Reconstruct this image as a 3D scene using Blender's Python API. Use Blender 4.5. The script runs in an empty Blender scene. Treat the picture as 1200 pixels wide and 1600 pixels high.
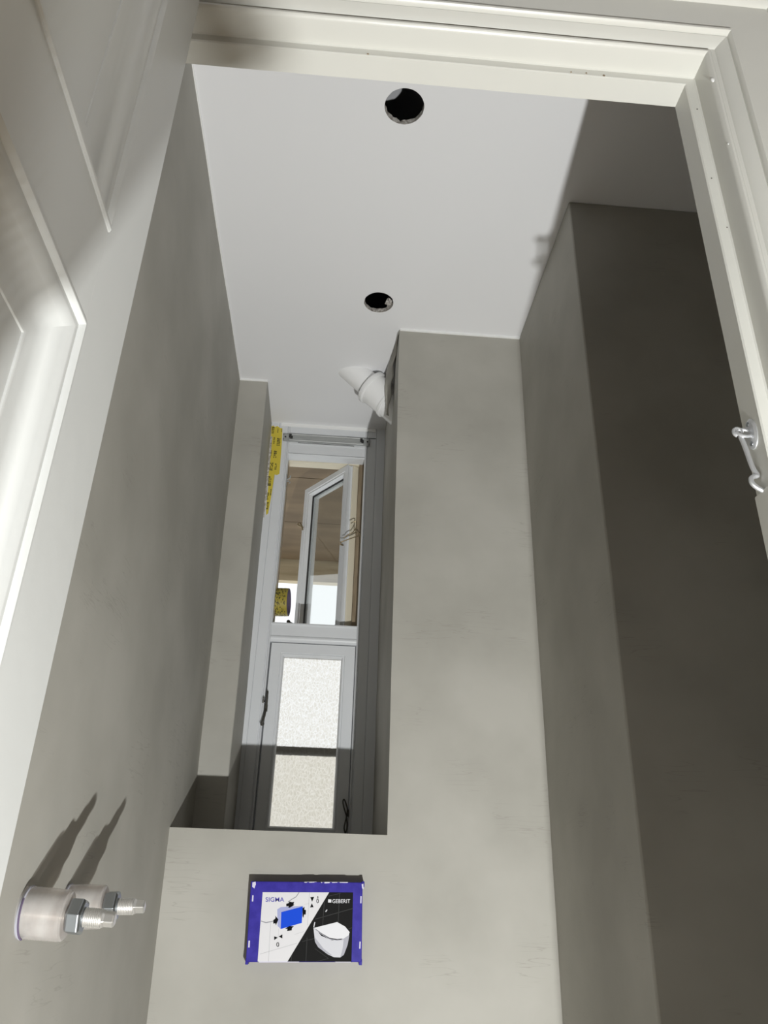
import bpy, bmesh, math, random
from mathutils import Vector, Matrix, noise
from mathutils.geometry import tessellate_polygon
random.seed(4)
scene = bpy.context.scene
COL = scene.collection

# ------------------------------------------------------------------ camera, sky, exposure
# units are metres, the origin is the phone held in the doorway; the hall floor is at z = -1.05
cd = bpy.data.cameras.new('camera'); cam = bpy.data.objects.new('camera', cd); COL.objects.link(cam)
R = ((0.99678, 0.05821, 0.05521), (-0.07532, 0.44202, 0.89384), (0.02763, -0.89511, 0.44498))
cam.matrix_world = Matrix(((R[0][0], -R[0][1], -R[0][2], 0), (R[1][0], -R[1][1], -R[1][2], 0),
                           (R[2][0], -R[2][1], -R[2][2], 0), (0, 0, 0, 1)))
cd.sensor_fit = 'HORIZONTAL'; cd.sensor_width = 36.0; cd.lens = 36.0*1208/1200; cd.clip_start = 0.005
scene.camera = cam

world = bpy.data.worlds.new('overcast_sky'); scene.world = world; world.use_nodes = True
bg = world.node_tree.nodes['Background']
bg.inputs[0].default_value = (0.955, 0.985, 1.0, 1); bg.inputs[1].default_value = 1.12

vs = scene.view_settings
vs.view_transform = 'Standard'; vs.look = 'None'; vs.exposure = 0.0; vs.gamma = 1.0; vs.use_curve_mapping = False

LAMP = Vector((0.358, -0.24, -0.823)); LAMP_POWER = 46.0; LAMP_RADIUS = 0.015
LAMP_AIM = Vector((-0.05, 0.83, 0.56)).normalized()
FLOOR = -1.05; CEIL = 1.40

# ------------------------------------------------------------------ materials
def mat(name, col, rough=0.5, metal=0.0, spec=0.5):
    m = bpy.data.materials.new(name); m.use_nodes = True
    b = m.node_tree.nodes['Principled BSDF']
    b.inputs['Base Color'].default_value = (*col, 1); b.inputs['Roughness'].default_value = rough
    b.inputs['Metallic'].default_value = metal; b.inputs['Specular IOR Level'].default_value = spec
    return m
def nodes(m): return m.node_tree.nodes, m.node_tree.links, m.node_tree.nodes['Principled BSDF']
def add_noise(m, c1, c2, scale=5, detail=4, stretch=(1, 1, 1), bump=0.0, bscale=None, lo=.35, hi=.65):
    N, L, B = nodes(m)
    tc = N.new('ShaderNodeTexCoord'); mp = N.new('ShaderNodeMapping'); mp.inputs['Scale'].default_value = stretch
    L.new(tc.outputs['Object'], mp.inputs['Vector'])
    n = N.new('ShaderNodeTexNoise'); n.inputs['Scale'].default_value = scale; n.inputs['Detail'].default_value = detail
    L.new(mp.outputs[0], n.inputs['Vector'])
    r = N.new('ShaderNodeValToRGB'); r.color_ramp.elements[0].position = lo; r.color_ramp.elements[1].position = hi
    r.color_ramp.elements[0].color = (*c1, 1); r.color_ramp.elements[1].color = (*c2, 1)
    L.new(n.outputs['Fac'], r.inputs[0]); L.new(r.outputs[0], B.inputs['Base Color'])
    if bump:
        n2 = N.new('ShaderNodeTexNoise'); n2.inputs['Scale'].default_value = bscale or scale*4; n2.inputs['Detail'].default_value = 6
        L.new(mp.outputs[0], n2.inputs['Vector'])
        bp = N.new('ShaderNodeBump'); bp.inputs['Strength'].default_value = bump; bp.inputs['Distance'].default_value = .002
        L.new(n2.outputs['Fac'], bp.inputs['Height']); L.new(bp.outputs[0], B.inputs['Normal'])
    return r

def plaster_mat():
    m = mat('beige_grey_plaster', (.43, .405, .355), .62, spec=.3)
    N, L, B = nodes(m)
    r = add_noise(m, (.345, .333, .297), (.425, .411, .372), 3.8, 5, bump=.22, bscale=24)
    tc = N.new('ShaderNodeTexCoord'); mp = N.new('ShaderNodeMapping')
    mp.inputs['Scale'].default_value = (4, 4, 46); mp.inputs['Rotation'].default_value = (0, .03, 0)
    L.new(tc.outputs['Object'], mp.inputs[0])
    n = N.new('ShaderNodeTexNoise'); n.inputs['Scale'].default_value = 1.6; n.inputs['Detail'].default_value = 2.5
    L.new(mp.outputs[0], n.inputs['Vector'])
    line = N.new('ShaderNodeValToRGB'); e = line.color_ramp.elements      # thin trowel drag marks
    e[0].position = .485; e[0].color = (0, 0, 0, 1); e[1].position = .515; e[1].color = (0, 0, 0, 1)
    x = line.color_ramp.elements.new(.5); x.color = (1, 1, 1, 1)
    L.new(n.outputs['Fac'], line.inputs[0])
    n2 = N.new('ShaderNodeTexNoise'); n2.inputs['Scale'].default_value = 7; n2.inputs['Detail'].default_value = 2
    L.new(tc.outputs['Object'], n2.inputs['Vector'])
    msk = N.new('ShaderNodeValToRGB'); msk.color_ramp.elements[0].position = .57; msk.color_ramp.elements[1].position = .66
    L.new(n2.outputs['Fac'], msk.inputs[0])
    mul = N.new('ShaderNodeMath'); mul.operation = 'MULTIPLY'; L.new(line.outputs[0], mul.inputs[0]); L.new(msk.outputs[0], mul.inputs[1])
    fac = N.new('ShaderNodeMath'); fac.operation = 'MULTIPLY'; fac.inputs[1].default_value = .42; L.new(mul.outputs[0], fac.inputs[0])
    mix = N.new('ShaderNodeMix'); mix.data_type = 'RGBA'; mix.inputs['B'].default_value = (.25, .235, .205, 1)
    L.new(fac.outputs[0], mix.inputs['Factor']); L.new(r.outputs[0], mix.inputs['A']); L.new(mix.outputs['Result'], B.inputs['Base Color'])
    return m

def paint_mat(name, c, rough=.32, chips=True):
    m = mat(name, c, rough, spec=.45)
    N, L, B = nodes(m)
    r = add_noise(m, tuple(v*.965 for v in c), c, 6, 3, bump=.12, bscale=60)
    if chips:
        tc = N.new('ShaderNodeTexCoord'); v = N.new('ShaderNodeTexVoronoi'); v.inputs['Scale'].default_value = 14
        L.new(tc.outputs['Object'], v.inputs['Vector'])
        nz = N.new('ShaderNodeTexNoise'); nz.inputs['Scale'].default_value = 120; L.new(tc.outputs['Object'], nz.inputs['Vector'])
        ad = N.new('ShaderNodeMath'); ad.operation = 'MULTIPLY_ADD'; ad.inputs[1].default_value = .06
        L.new(nz.outputs['Fac'], ad.inputs[0]); L.new(v.outputs['Distance'], ad.inputs[2])
        rr = N.new('ShaderNodeValToRGB'); rr.color_ramp.elements[0].position = .052; rr.color_ramp.elements[1].position = .06
        rr.color_ramp.elements[0].color = (1, 1, 1, 1); rr.color_ramp.elements[1].color = (0, 0, 0, 1)
        L.new(ad.outputs[0], rr.inputs[0])
        mix = N.new('ShaderNodeMix'); mix.data_type = 'RGBA'; mix.inputs['B'].default_value = (.22, .18, .12, 1)
        L.new(rr.outputs[0], mix.inputs['Factor']); L.new(r.outputs[0], mix.inputs['A']); L.new(mix.outputs['Result'], B.inputs['Base Color'])
    return m

M = {}
M['plaster'] = plaster_mat()
M['ceiling'] = mat('white_ceiling_paint', (.80, .80, .81), .75, spec=.2)
M['gypsum'] = mat('cut_plasterboard', (.5, .47, .43), .9)
add_noise(M['gypsum'], (.28, .25, .22), (.62, .6, .57), 160, 4)
M['void'] = mat('dusty_board_above', (.50, .50, .51), .9)
M['caulk'] = mat('white_caulk', (.86, .86, .85), .45)
M['cream'] = paint_mat('cream_gloss_paint', (.665, .66, .615), .32)
M['door'] = paint_mat('white_door_paint', (.62, .63, .62), .36, chips=False)
M['winpaint'] = paint_mat('white_window_paint', (.70, .715, .735), .35, chips=False)
M['oldpaint'] = mat('old_cream_paint', (.74, .68, .54), .5)
M['rawwood'] = mat('raw_frame_wood', (.42, .31, .19), .7)
add_noise(M['rawwood'], (.20, .15, .095), (.33, .26, .175), 8, 6, (6, 6, 1))
M['ply'] = mat('brown_plywood', (.25, .17, .1), .6)
add_noise(M['ply'], (.120, .082, .042), (.175, .122, .066), 3, 6, (1, 4, 7), bump=.1)
M['plank'] = mat('pale_timber', (.5, .38, .25), .6)
add_noise(M['plank'], (.48, .39, .25), (.64, .54, .37), 4, 6, (1, 9, 9))
M['chrome'] = mat('bright_zinc', (.66, .67, .69), .42, .75)
M['zinc'] = mat('dull_zinc', (.42, .45, .48), .34, 1.0)
M['steel'] = mat('threaded_steel', (.88, .87, .85), .36, .9)
M['iron'] = mat('dark_window_iron', (.09, .085, .075), .5, .7)
M['brass'] = mat('old_brass', (.30, .24, .15), .4, .8)
M['alu'] = mat('brushed_aluminium', (.52, .53, .53), .55, .25)
add_noise(M['alu'], (.34, .35, .345), (.42, .43, .425), 20, 4, (1, 1, 12))
M['black'] = mat('black_plastic', (.015, .015, .015), .5)
M['pvc'] = mat('white_pvc', (.88, .88, .88), .25)
M['yellow'] = mat('yellow_tape', (.66, .53, .055), .4)
M['yellow2'] = mat('backlit_roll_yellow', (.36, .29, .045), .45)  # layered roll, darker than the strip; its backlit shade is in the colour
M['tapeink'] = mat('dark_tape_print', (.045, .04, .015), .6)
M['tapecore'] = mat('purple_cardboard_core', (.10, .075, .13), .8)
M['blue'] = mat('violet_blue_plastic', (.075, .055, .42), .38)
add_noise(M['blue'], (.030, .022, .25), (.046, .034, .32), 60, 4)
for k_ in ('blue',): M[k_].node_tree.nodes['Principled BSDF'].inputs['Specular IOR Level'].default_value = .15
M['scuff'] = mat('scuffed_white_edge', (.62, .6, .72), .7)
M['p_white'] = mat('print_white', (.68, .67, .69), .7, spec=.08)
M['p_black'] = mat('print_black', (.012, .012, .012), .7, spec=.08)
M['p_ink'] = mat('print_ink', (.004, .004, .005), .7, spec=.08)
M['p_grey'] = mat('print_grey', (.30, .30, .33), .7, spec=.08)
M['p_line'] = mat('print_line', (.46, .46, .48), .7, spec=.08)
M['p_tile'] = mat('print_tile_joint', (.05, .05, .05), .7, spec=.08)
M['p_navy'] = mat('print_navy', (.09, .08, .40), .7, spec=.08)
M['p_blue'] = mat('print_blue', (.012, .07, .62), .7, spec=.08)
M['p_lilac'] = mat('print_lilac', (.36, .38, .60), .7, spec=.08)
M['p_cer'] = mat('print_ceramic', (.60, .60, .64), .7, spec=.08)
M['p_cer2'] = mat('print_ceramic_shade', (.40, .40, .45), .7, spec=.08)
M['p_cer3'] = mat('print_ceramic_light', (.72, .72, .75), .7, spec=.08)
M['floorwood'] = mat('hall_floor_wood', (.30, .2, .11), .45)
add_noise(M['floorwood'], (.22, .14, .075), (.36, .25, .14), 3, 5, (8, 1, 1))
M['tilefloor'] = mat('screed_floor', (.32, .29, .25), .8)
M['hallwall'] = mat('hall_wall_paint', (.22, .175, .12), .8)
M['lampbody'] = mat('lamp_yellow_housing', (.75, .42, .03), .45)
M['garden'] = mat('pale_garden_render', (.93, .90, .835), .8)
M['rail'] = mat('grey_outdoor_rail', (.11, .11, .10), .6)

def plastic_clear():
    m = bpy.data.materials.new('frosted_clear_plastic'); m.use_nodes = True
    N, L, B = nodes(m)
    B.inputs['Base Color'].default_value = (.76, .75, .735, 1); B.inputs['Roughness'].default_value = .22
    tr = N.new('ShaderNodeBsdfTransparent'); tr.inputs[0].default_value = (.95, .92, .9, 1)
    tl = N.new('ShaderNodeBsdfTranslucent'); tl.inputs[0].default_value = (.72, .71, .69, 1)
    a = N.new('ShaderNodeMixShader'); a.inputs[0].default_value = .35; L.new(B.outputs[0], a.inputs[1]); L.new(tl.outputs[0], a.inputs[2])
    b = N.new('ShaderNodeMixShader'); b.inputs[0].default_value = .55; L.new(a.outputs[0], b.inputs[1]); L.new(tr.outputs[0], b.inputs[2])
    add_noise(m, (.56, .53, .51), (.86, .85, .84), 22, 5, (2.2, 1, 1))
    tc = N.new('ShaderNodeTexCoord'); n = N.new('ShaderNodeTexNoise'); n.inputs['Scale'].default_value = 90; n.inputs['Detail'].default_value = 5
    L.new(tc.outputs['Object'], n.inputs['Vector'])
    bp = N.new('ShaderNodeBump'); bp.inputs['Strength'].default_value = .35; bp.inputs['Distance'].default_value = .001
    L.new(n.outputs['Fac'], bp.inputs['Height']); L.new(bp.outputs[0], B.inputs['Normal'])
    L.new(b.outputs[0], N['Material Output'].inputs[0]); return m
M['clear'] = plastic_clear()

def glass_mat():
    m = bpy.data.materials.new('clear_window_glass'); m.use_nodes = True
    N, L, B = nodes(m)
    tr = N.new('ShaderNodeBsdfTransparent'); tr.inputs[0].default_value = (.93, .945, .94, 1)
    gl = N.new('ShaderNodeBsdfGlossy'); gl.inputs['Roughness'].default_value = .02; gl.inputs[0].default_value = (.9, .9, .9, 1)
    mx = N.new('ShaderNodeMixShader'); mx.inputs[0].default_value = .16
    L.new(tr.outputs[0], mx.inputs[1]); L.new(gl.outputs[0], mx.inputs[2]); L.new(mx.outputs[0], N['Material Output'].inputs[0])
    return m
M['glass'] = glass_mat()

def obscure_mat():
    """cast figured glass: scatters the daylight behind it, branching figure pressed in its face"""
    m = bpy.data.materials.new('figured_obscure_glass'); m.use_nodes = True
    N, L, B = nodes(m)
    tc = N.new('ShaderNodeTexCoord')
    nz = N.new('ShaderNodeTexNoise'); nz.inputs['Scale'].default_value = 60; nz.inputs['Detail'].default_value = 2
    L.new(tc.outputs['Object'], nz.inputs['Vector'])
    mp = N.new('ShaderNodeMapping'); mp.inputs['Scale'].default_value = (1, 1, .62); mp.inputs['Rotation'].default_value = (0, .5, 0)
    L.new(tc.outputs['Object'], mp.inputs[0])
    sc = N.new('ShaderNodeVectorMath'); sc.operation = 'SCALE'; sc.inputs['Scale'].default_value = .016
    L.new(nz.outputs['Color'], sc.inputs[0])
    ad = N.new('ShaderNodeVectorMath'); L.new(mp.outputs[0], ad.inputs[0]); L.new(sc.outputs[0], ad.inputs[1])
    v = N.new('ShaderNodeTexVoronoi'); v.feature = 'DISTANCE_TO_EDGE'; v.inputs['Scale'].default_value = 125
    L.new(ad.outputs[0], v.inputs['Vector'])
    r = N.new('ShaderNodeValToRGB'); r.color_ramp.elements[0].position = .04; r.color_ramp.elements[1].position = .16
    r.color_ramp.elements[0].color = (1, .995, .985, 1); r.color_ramp.elements[1].color = (.91, .895, .86, 1)
    L.new(v.outputs['Distance'], r.inputs[0])
    bp = N.new('ShaderNodeBump'); bp.inputs['Strength'].default_value = .6; bp.inputs['Distance'].default_value = .001; bp.invert = True
    L.new(v.outputs['Distance'], bp.inputs['Height'])
    rf = N.new('ShaderNodeBsdfRefraction'); rf.inputs['IOR'].default_value = 1.06; rf.inputs['Roughness'].default_value = .16
    L.new(r.outputs[0], rf.inputs[0]); L.new(bp.outputs[0], rf.inputs['Normal'])
    df = N.new('ShaderNodeBsdfDiffuse'); L.new(r.outputs[0], df.inputs[0])
    mx = N.new('ShaderNodeMixShader'); mx.inputs[0].default_value = .10
    L.new(rf.outputs[0], mx.inputs[1]); L.new(df.outputs[0], mx.inputs[2]); L.new(mx.outputs[0], N['Material Output'].inputs[0])
    return m
M['obscure'] = obscure_mat()

# ------------------------------------------------------------------ helpers
def tag(o, label=None, cat=None, group=None, kind=None):
    if label: o['label'] = label
    if cat: o['category'] = cat
    if group: o['group'] = group
    if kind: o['kind'] = kind
    return o
def empty(name, loc):
    o = bpy.data.objects.new(name, None); COL.objects.link(o); o.location = loc; o.empty_display_size = .05; return o
def smooth_by_angle(bm, deg=35):
    for f in bm.faces: f.smooth = True
    for e in bm.edges:
        if len(e.link_faces) == 2:
            e.smooth = e.calc_face_angle(0) < math.radians(deg)
def build(name, bm, m, parent=None, smooth=True, bevel=0, seg=2, fix=True):
    """links the bmesh (world coordinates) as one mesh object; a parented part is stored relative to its parent"""
    if fix: bmesh.ops.recalc_face_normals(bm, faces=bm.faces)
    if smooth: smooth_by_angle(bm)
    me = bpy.data.meshes.new(name); bm.to_mesh(me); bm.free()
    o = bpy.data.objects.new(name, me); COL.objects.link(o)
    for x in (m if isinstance(m, (list, tuple)) else [m]): me.materials.append(M[x])
    if parent is not None:
        p = Vector((0, 0, 0)); q = parent
        while q is not None: p += q.location; q = q.parent
        me.transform(Matrix.Translation(-p)); o.parent = parent
    else:
        vs_ = [v.co for v in me.vertices]
        c = Vector((sum(v.x for v in vs_)/len(vs_), sum(v.y for v in vs_)/len(vs_), min(v.z for v in vs_)))
        me.transform(Matrix.Translation(-c)); o.location = c
    if bevel:
        b = o.modifiers.new('bevel', 'BEVEL'); b.width = bevel; b.segments = seg; b.limit_method = 'ANGLE'; b.angle_limit = math.radians(40)
    return o
def box(bm, x0, x1, y0, y1, z0, z1):
    v = [bm.verts.new(p) for p in ((x0, y0, z0), (x1, y0, z0), (x1, y1, z0), (x0, y1, z0), (x0, y0, z1), (x1, y0, z1), (x1, y1, z1), (x0, y1, z1))]
    for f in ((0, 3, 2, 1), (4, 5, 6, 7), (0, 1, 5, 4), (1, 2, 6, 5), (2, 3, 7, 6), (3, 0, 4, 7)): bm.faces.new([v[i] for i in f])
    return v
def wavy_box(bm, x0, x1, y0, y1, z0, z1, nx=1, ny=1, nz=1, amp=.0012, tilt=None):
    """a plastered block: subdivided, with hand-made unevenness at its faces and arrises"""
    new = []
    bm2 = bmesh.new(); box(bm2, x0, x1, y0, y1, z0, z1)
    for axis, n, a0, a1 in ((0, nx, x0, x1), (1, ny, y0, y1), (2, nz, z0, z1)):
        for k in range(1, n):
            co = [0, 0, 0]; no = [0, 0, 0]; co[axis] = a0+(a1-a0)*k/n; no[axis] = 1
            bmesh.ops.bisect_plane(bm2, geom=bm2.verts[:]+bm2.edges[:]+bm2.faces[:], plane_co=co, plane_no=no)
    for v in bm2.verts:
        n = noise.noise_vector(v.co*9.0)
        v.co += Vector((n.x, n.y, n.z*.8))*amp
        if tilt: tilt(v)
    me = bpy.data.meshes.new('tmp'); bm2.to_mesh(me); bm2.free(); bm.from_mesh(me); bpy.data.meshes.remove(me)
def frame_axes(d):
    d = d.normalized(); u = d.orthogonal().normalized(); return u, d.cross(u).normalized()
def tube(bm, pts, r, n=10, caps=True):
    pts = [Vector(p) for p in pts]; rings = []; u = None
    for i, p in enumerate(pts):
        d = (pts[min(i+1, len(pts)-1)]-pts[max(i-1, 0)]).normalized()
        if u is None: u = d.orthogonal().normalized()
        else: u = (u-d*u.dot(d)).normalized()
        w = d.cross(u); rr = r[i] if isinstance(r, (list, tuple)) else r
        rings.append([bm.verts.new(p+(u*math.cos(a)+w*math.sin(a))*rr) for a in [2*math.pi*k/n for k in range(n)]])
    for a, b in zip(rings, rings[1:]):
        for k in range(n): bm.faces.new((a[k], a[(k+1) % n], b[(k+1) % n], b[k]))
    if caps: bm.faces.new(rings[0][::-1]); bm.faces.new(rings[-1])
def lathe(bm, o, d, prof, n=32, closed=False, phase=0):
    """prof: (distance along d, radius) pairs"""
    o = Vector(o); d = Vector(d).normalized(); u, w = frame_axes(d); rings = []
    for t, r in prof:
        if r < 1e-6: rings.append([bm.verts.new(o+d*t)]); continue
        rings.append([bm.verts.new(o+d*t+(u*math.cos(a+phase)+w*math.sin(a+phase))*r) for a in [2*math.pi*k/n for k in range(n)]])
    prs = list(zip(rings, rings[1:]))
    if closed: prs.append((rings[-1], rings[0]))
    for a, b in prs:
        for k in range(n):
            if len(a) == 1 and len(b) == 1: continue
            if len(a) == 1: bm.faces.new((a[0], b[(k+1) % n], b[k]))
            elif len(b) == 1: bm.faces.new((a[k], a[(k+1) % n], b[0]))
            else: bm.faces.new((a[k], a[(k+1) % n], b[(k+1) % n], b[k]))
    if not closed:
        if len(rings[0]) > 1: bm.faces.new(rings[0][::-1])
        if len(rings[-1]) > 1: bm.faces.new(rings[-1])
def ring_sweep(bm, a0, a1, b0, b1, prof, fn):
    """closed profile (v inward, d depth) swept round a rectangle with mitred corners; fn(a, b, d) -> world"""
    loops = []
    for v, d in prof:
        loops.append([bm.verts.new(fn(a, b, d)) for a, b in ((a0+v, b0+v), (a1-v, b0+v), (a1-v, b1-v), (a0+v, b1-v))])
    for i in range(len(loops)):
        p, q = loops[i], loops[(i+1) % len(loops)]
        for k in range(4): bm.faces.new((p[k], p[(k+1) % 4], q[(k+1) % 4], q[k]))
def path_sweep(bm, stations, cap=True):
    """stations: list of equal-length closed profiles (world points)"""
    L = [[bm.verts.new(p) for p in s] for s in stations]
    n = len(L[0])
    for a, b in zip(L, L[1:]):
        for k in range(n): bm.faces.new((a[k], a[(k+1) % n], b[(k+1) % n], b[k]))
    if cap: bm.faces.new(L[0][::-1]); bm.faces.new(L[-1])
def spline(pts, n=6):
    P = [Vector(p) for p in pts]; out = []
    for i in range(len(P)-1):
        p0, p1, p2, p3 = P[max(i-1, 0)], P[i], P[i+1], P[min(i+2, len(P)-1)]
        for k in range(n):
            t = k/n
            out.append(.5*((2*p1)+(p2-p0)*t+(2*p0-5*p1+4*p2-p3)*t*t+(3*p1-p0-3*p2+p3)*t**3))
    out.append(P[-1]); return out
def slab_poly(bm, pts, th, up):
    """flat polygon given thickness th along up"""
    pts = [Vector(p) for p in pts]; up = Vector(up)*th
    a = [bm.verts.new(p) for p in pts]; b = [bm.verts.new(p+up) for p in pts]
    n = len(a)
    for tri in tessellate_polygon([pts]):
        try: bm.faces.new([b[i] for i in tri])
        except ValueError: pass
    for k in range(n): bm.faces.new((a[k], a[(k+1) % n], b[(k+1) % n], b[k]))

# ------------------------------------------------------------------ setting: hall round the doorway
def st(name, bm, m, label, cat, **k):
    return tag(build(name, bm, m, **k), label, cat, kind='structure')
bm = bmesh.new(); box(bm, -1.15, 1.2, -1.6, .66, FLOOR-.05, FLOOR)
st('floor', bm, 'floorwood', 'brown wooden hall floor in front of the toilet doorway', 'floor')
bm = bmesh.new(); box(bm, -.5, 1.0, .66, 2.3, FLOOR-.05, FLOOR)
st('floor_toilet', bm, 'tilefloor', 'bare screed floor inside the small toilet room', 'floor')
bm = bmesh.new(); box(bm, -1.25, -1.15, -1.7, .66, FLOOR-.05, 1.5)
st('wall_hall_left', bm, 'hallwall', 'beige hall wall on the left behind the open door', 'wall')
bm = bmesh.new(); box(bm, 1.2, 1.3, -1.7, .66, FLOOR-.05, 1.5)
st('wall_hall_right', bm, 'hallwall', 'beige hall wall on the right outside the doorway', 'wall')
bm = bmesh.new(); box(bm, -1.25, 1.3, -1.7, -1.6, FLOOR-.05, 1.5)
st('wall_hall_back', bm, 'hallwall', 'beige hall wall behind the viewer', 'wall')
bm = bmesh.new(); box(bm, -1.25, 1.3, -1.7, .66, 1.5, 1.56)
st('ceiling_hall', bm, 'ceiling', 'white hall ceiling outside the toilet doorway', 'ceiling')

# door wall with opening: hall side y=.600, toilet side y=.653
xL, xR, zT = -.237, .412, .952
bm = bmesh.new()
box(bm, -1.15, xL-.02, .60, .653, FLOOR, zT+.018); box(bm, xR+.02, 1.2, .60, .653, FLOOR, zT+.018); box(bm, -1.15, 1.2, .60, .653, zT+.018, 1.5)
st('wall_front', bm, 'hallwall', 'beige wall round the toilet doorway', 'wall')

# ------------------------------------------------------------------ toilet room shell
def left_tilt(v):
    v.co.x += .0222*(1.4-v.co.z)*(1 if v.co.x > -.4 else 0)
bm = bmesh.new(); wavy_box(bm, -.45, -.331, .653, 1.99, FLOOR, CEIL, 1, 8, 14, .0012, left_tilt)
st('wall_left', bm, 'plaster', 'long beige grey plastered wall on the left of the toilet room', 'wall')
# return of the left wall beside the window (face at y 1.96, reveal at x -.245)
def ret_tilt(v):
    if v.co.x > -.3: v.co.x += .014*(1.4-v.co.z)
bm = bmesh.new(); wavy_box(bm, -.45, -.2475, 1.96, 2.34, .08, CEIL, 1, 2, 12, .001, ret_tilt)
st('wall_niche', bm, 'plaster', 'narrow plastered return wall between left wall and window', 'wall', bevel=.003)
# low front wall with ledge (cistern wall)
bm = bmesh.new()
L_ = [(-.45, FLOOR), (.467, FLOOR), (.467, CEIL), (.131, CEIL), (.131, .111), (-.45, .111)]
f_ = [bm.verts.new((x, 1.68, z)) for x, z in L_]; k_ = [bm.verts.new((x, 2.34, z)) for x, z in L_]
bm.faces.new(f_); bm.faces.new(k_[::-1])
for k in range(6): bm.faces.new((f_[k], k_[k], k_[(k+1) % 6], f_[(k+1) % 6]))
for axis, vals in ((0, [-.42+.026*k for k in range(34)]), (2, [-.9, -.6, -.3, -.1]+[.111-.0001]+[.15+.078*k for k in range(16)]), (1, [1.84, 2.0, 2.16])):
    for c in vals:
        co = [0, 0, 0]; no = [0, 0, 0]; co[axis] = c; no[axis] = 1
        bmesh.ops.bisect_plane(bm, geom=bm.verts[:]+bm.edges[:]+bm.faces[:], plane_co=co, plane_no=no)
for v in bm.verts:
    q = noise.noise_vector(v.co*9.0); v.co += Vector((q.x, q.y*.6, q.z*.9))*.0011
st('wall_back', bm, 'plaster', 'beige plastered back wall, low ledge with blue box and tall column', 'wall', bevel=.002)
bm = bmesh.new(); wavy_box(bm, .466, .98, 1.205, 2.34, FLOOR, CEIL, 1, 4, 14, .001)
st('wall_pier', bm, 'plaster', 'shaded plastered pier on the right behind the door jamb', 'wall', bevel=.003)
bm = bmesh.new(); box(bm, .86, .98, .653, 1.205, FLOOR, CEIL)
st('wall_right', bm, 'plaster', 'plastered right wall hidden behind the door jamb', 'wall')
# outer wall around the window (above, below, sides)
bm = bmesh.new()
box(bm, -1.3, -.25, 2.24, 2.34, FLOOR, 1.62); box(bm, .135, 1.3, 2.24, 2.34, FLOOR, 1.62)
box(bm, -.25, .135, 2.24, 2.34, 1.402, 1.62); box(bm, -.25, .135, 2.24, 2.34, FLOOR, .108)
st('wall_far', bm, 'plaster', 'outer wall round the narrow window', 'wall')

# ceiling board with two downlight holes
def circ(cx, cy, r, n, jit, seed):
    out = []
    for k in range(n):
        a = 2*math.pi*k/n
        out.append((cx+r*math.cos(a)*(1+jit*noise.noise(Vector((3*math.cos(a), 3*math.sin(a), seed)))), cy+r*math.sin(a)*(1+jit*noise.noise(Vector((4*math.cos(a), 4*math.sin(a), seed+7))))))
    return out
HOLES = [(.078, 1.010, .0392), (.0665, 1.578, .0325)]
HOLES[1] = (.0665, 1.578, .0385)
bm = bmesh.new()
outer = [(-.45, .653), (.98, .653), (.98, 2.26), (-.45, 2.26)]
lo = [circ(x, y, r, 56, .02, i) for i, (x, y, r) in enumerate(HOLES)]
hi = [circ(x, y, r*.985, 56, .13, i+3) for i, (x, y, r) in enumerate(HOLES)]
def layer(z, holes, flip):
    polys = [[Vector((x, y, z)) for x, y in outer]]+[[Vector((x, y, z)) for x, y in h] for h in holes]
    flat = [p for pl in polys for p in pl]; V = [bm.verts.new(p) for p in flat]
    for t in tessellate_polygon(polys): bm.faces.new([V[i] for i in t])
    out = []; i = 4
    for h in holes: out.append(V[i:i+len(h)]); i += len(h)
    return V[:4], out
o0, h0 = layer(CEIL, lo, False); o1, h1 = layer(CEIL+.0125, hi, True)
for k in range(4): bm.faces.new((o0[k], o0[(k+1) % 4], o1[(k+1) % 4], o1[k]))
for a, b in zip(h0, h1):
    n = len(a)
    mid = [bm.verts.new(((p.co.x*.75+q.co.x*.25)+random.uniform(-.0006, .0006), (p.co.y*.75+q.co.y*.25)+random.uniform(-.0006, .0006), CEIL+.004)) for p, q in zip(a, b)]
    for lo_, up_ in ((a, mid), (mid, b)):
        for k in range(n):
            f = bm.faces.new((lo_[k], lo_[(k+1) % n], up_[(k+1) % n], up_[k])); f.material_index = 1
ceil = st('ceiling', bm, ['ceiling', 'gypsum'], 'white toilet room ceiling with two bare lamp holes', 'ceiling', smooth=False)
# torn scraps at the far hole, broken chip at the near one
bm = bmesh.new()
slab_poly(bm, [(.0835, 1.588, 1.405), (.100, 1.600, 1.412), (.103, 1.588, 1.418), (.093, 1.578, 1.418), (.088, 1.572, 1.408)], .0015, (-.3, -.3, .9))
slab_poly(bm, [(.090, 1.604, 1.412), (.098, 1.603, 1.414), (.1035, 1.594, 1.424), (.094, 1.606, 1.426)], .0015, (0, -.5, .8))
build('torn_board_scrap', bm, 'gypsum', ceil)
# closed dark void above
bm = bmesh.new()
box(bm, -.45, .98, .653, 2.34, 1.695, 1.73); box(bm, -.47, -.45, .653, 2.34, CEIL, 1.73); box(bm, .98, 1.0, .653, 2.34, CEIL, 1.73)
box(bm, -.45, .98, .64, .653, 1.5, 1.73); box(bm, -.45, .98, 2.33, 2.35, 1.60, 1.73)
st('ceiling_void', bm, 'void', 'dark boarding above the ceiling seen through the holes', 'ceiling')

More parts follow.
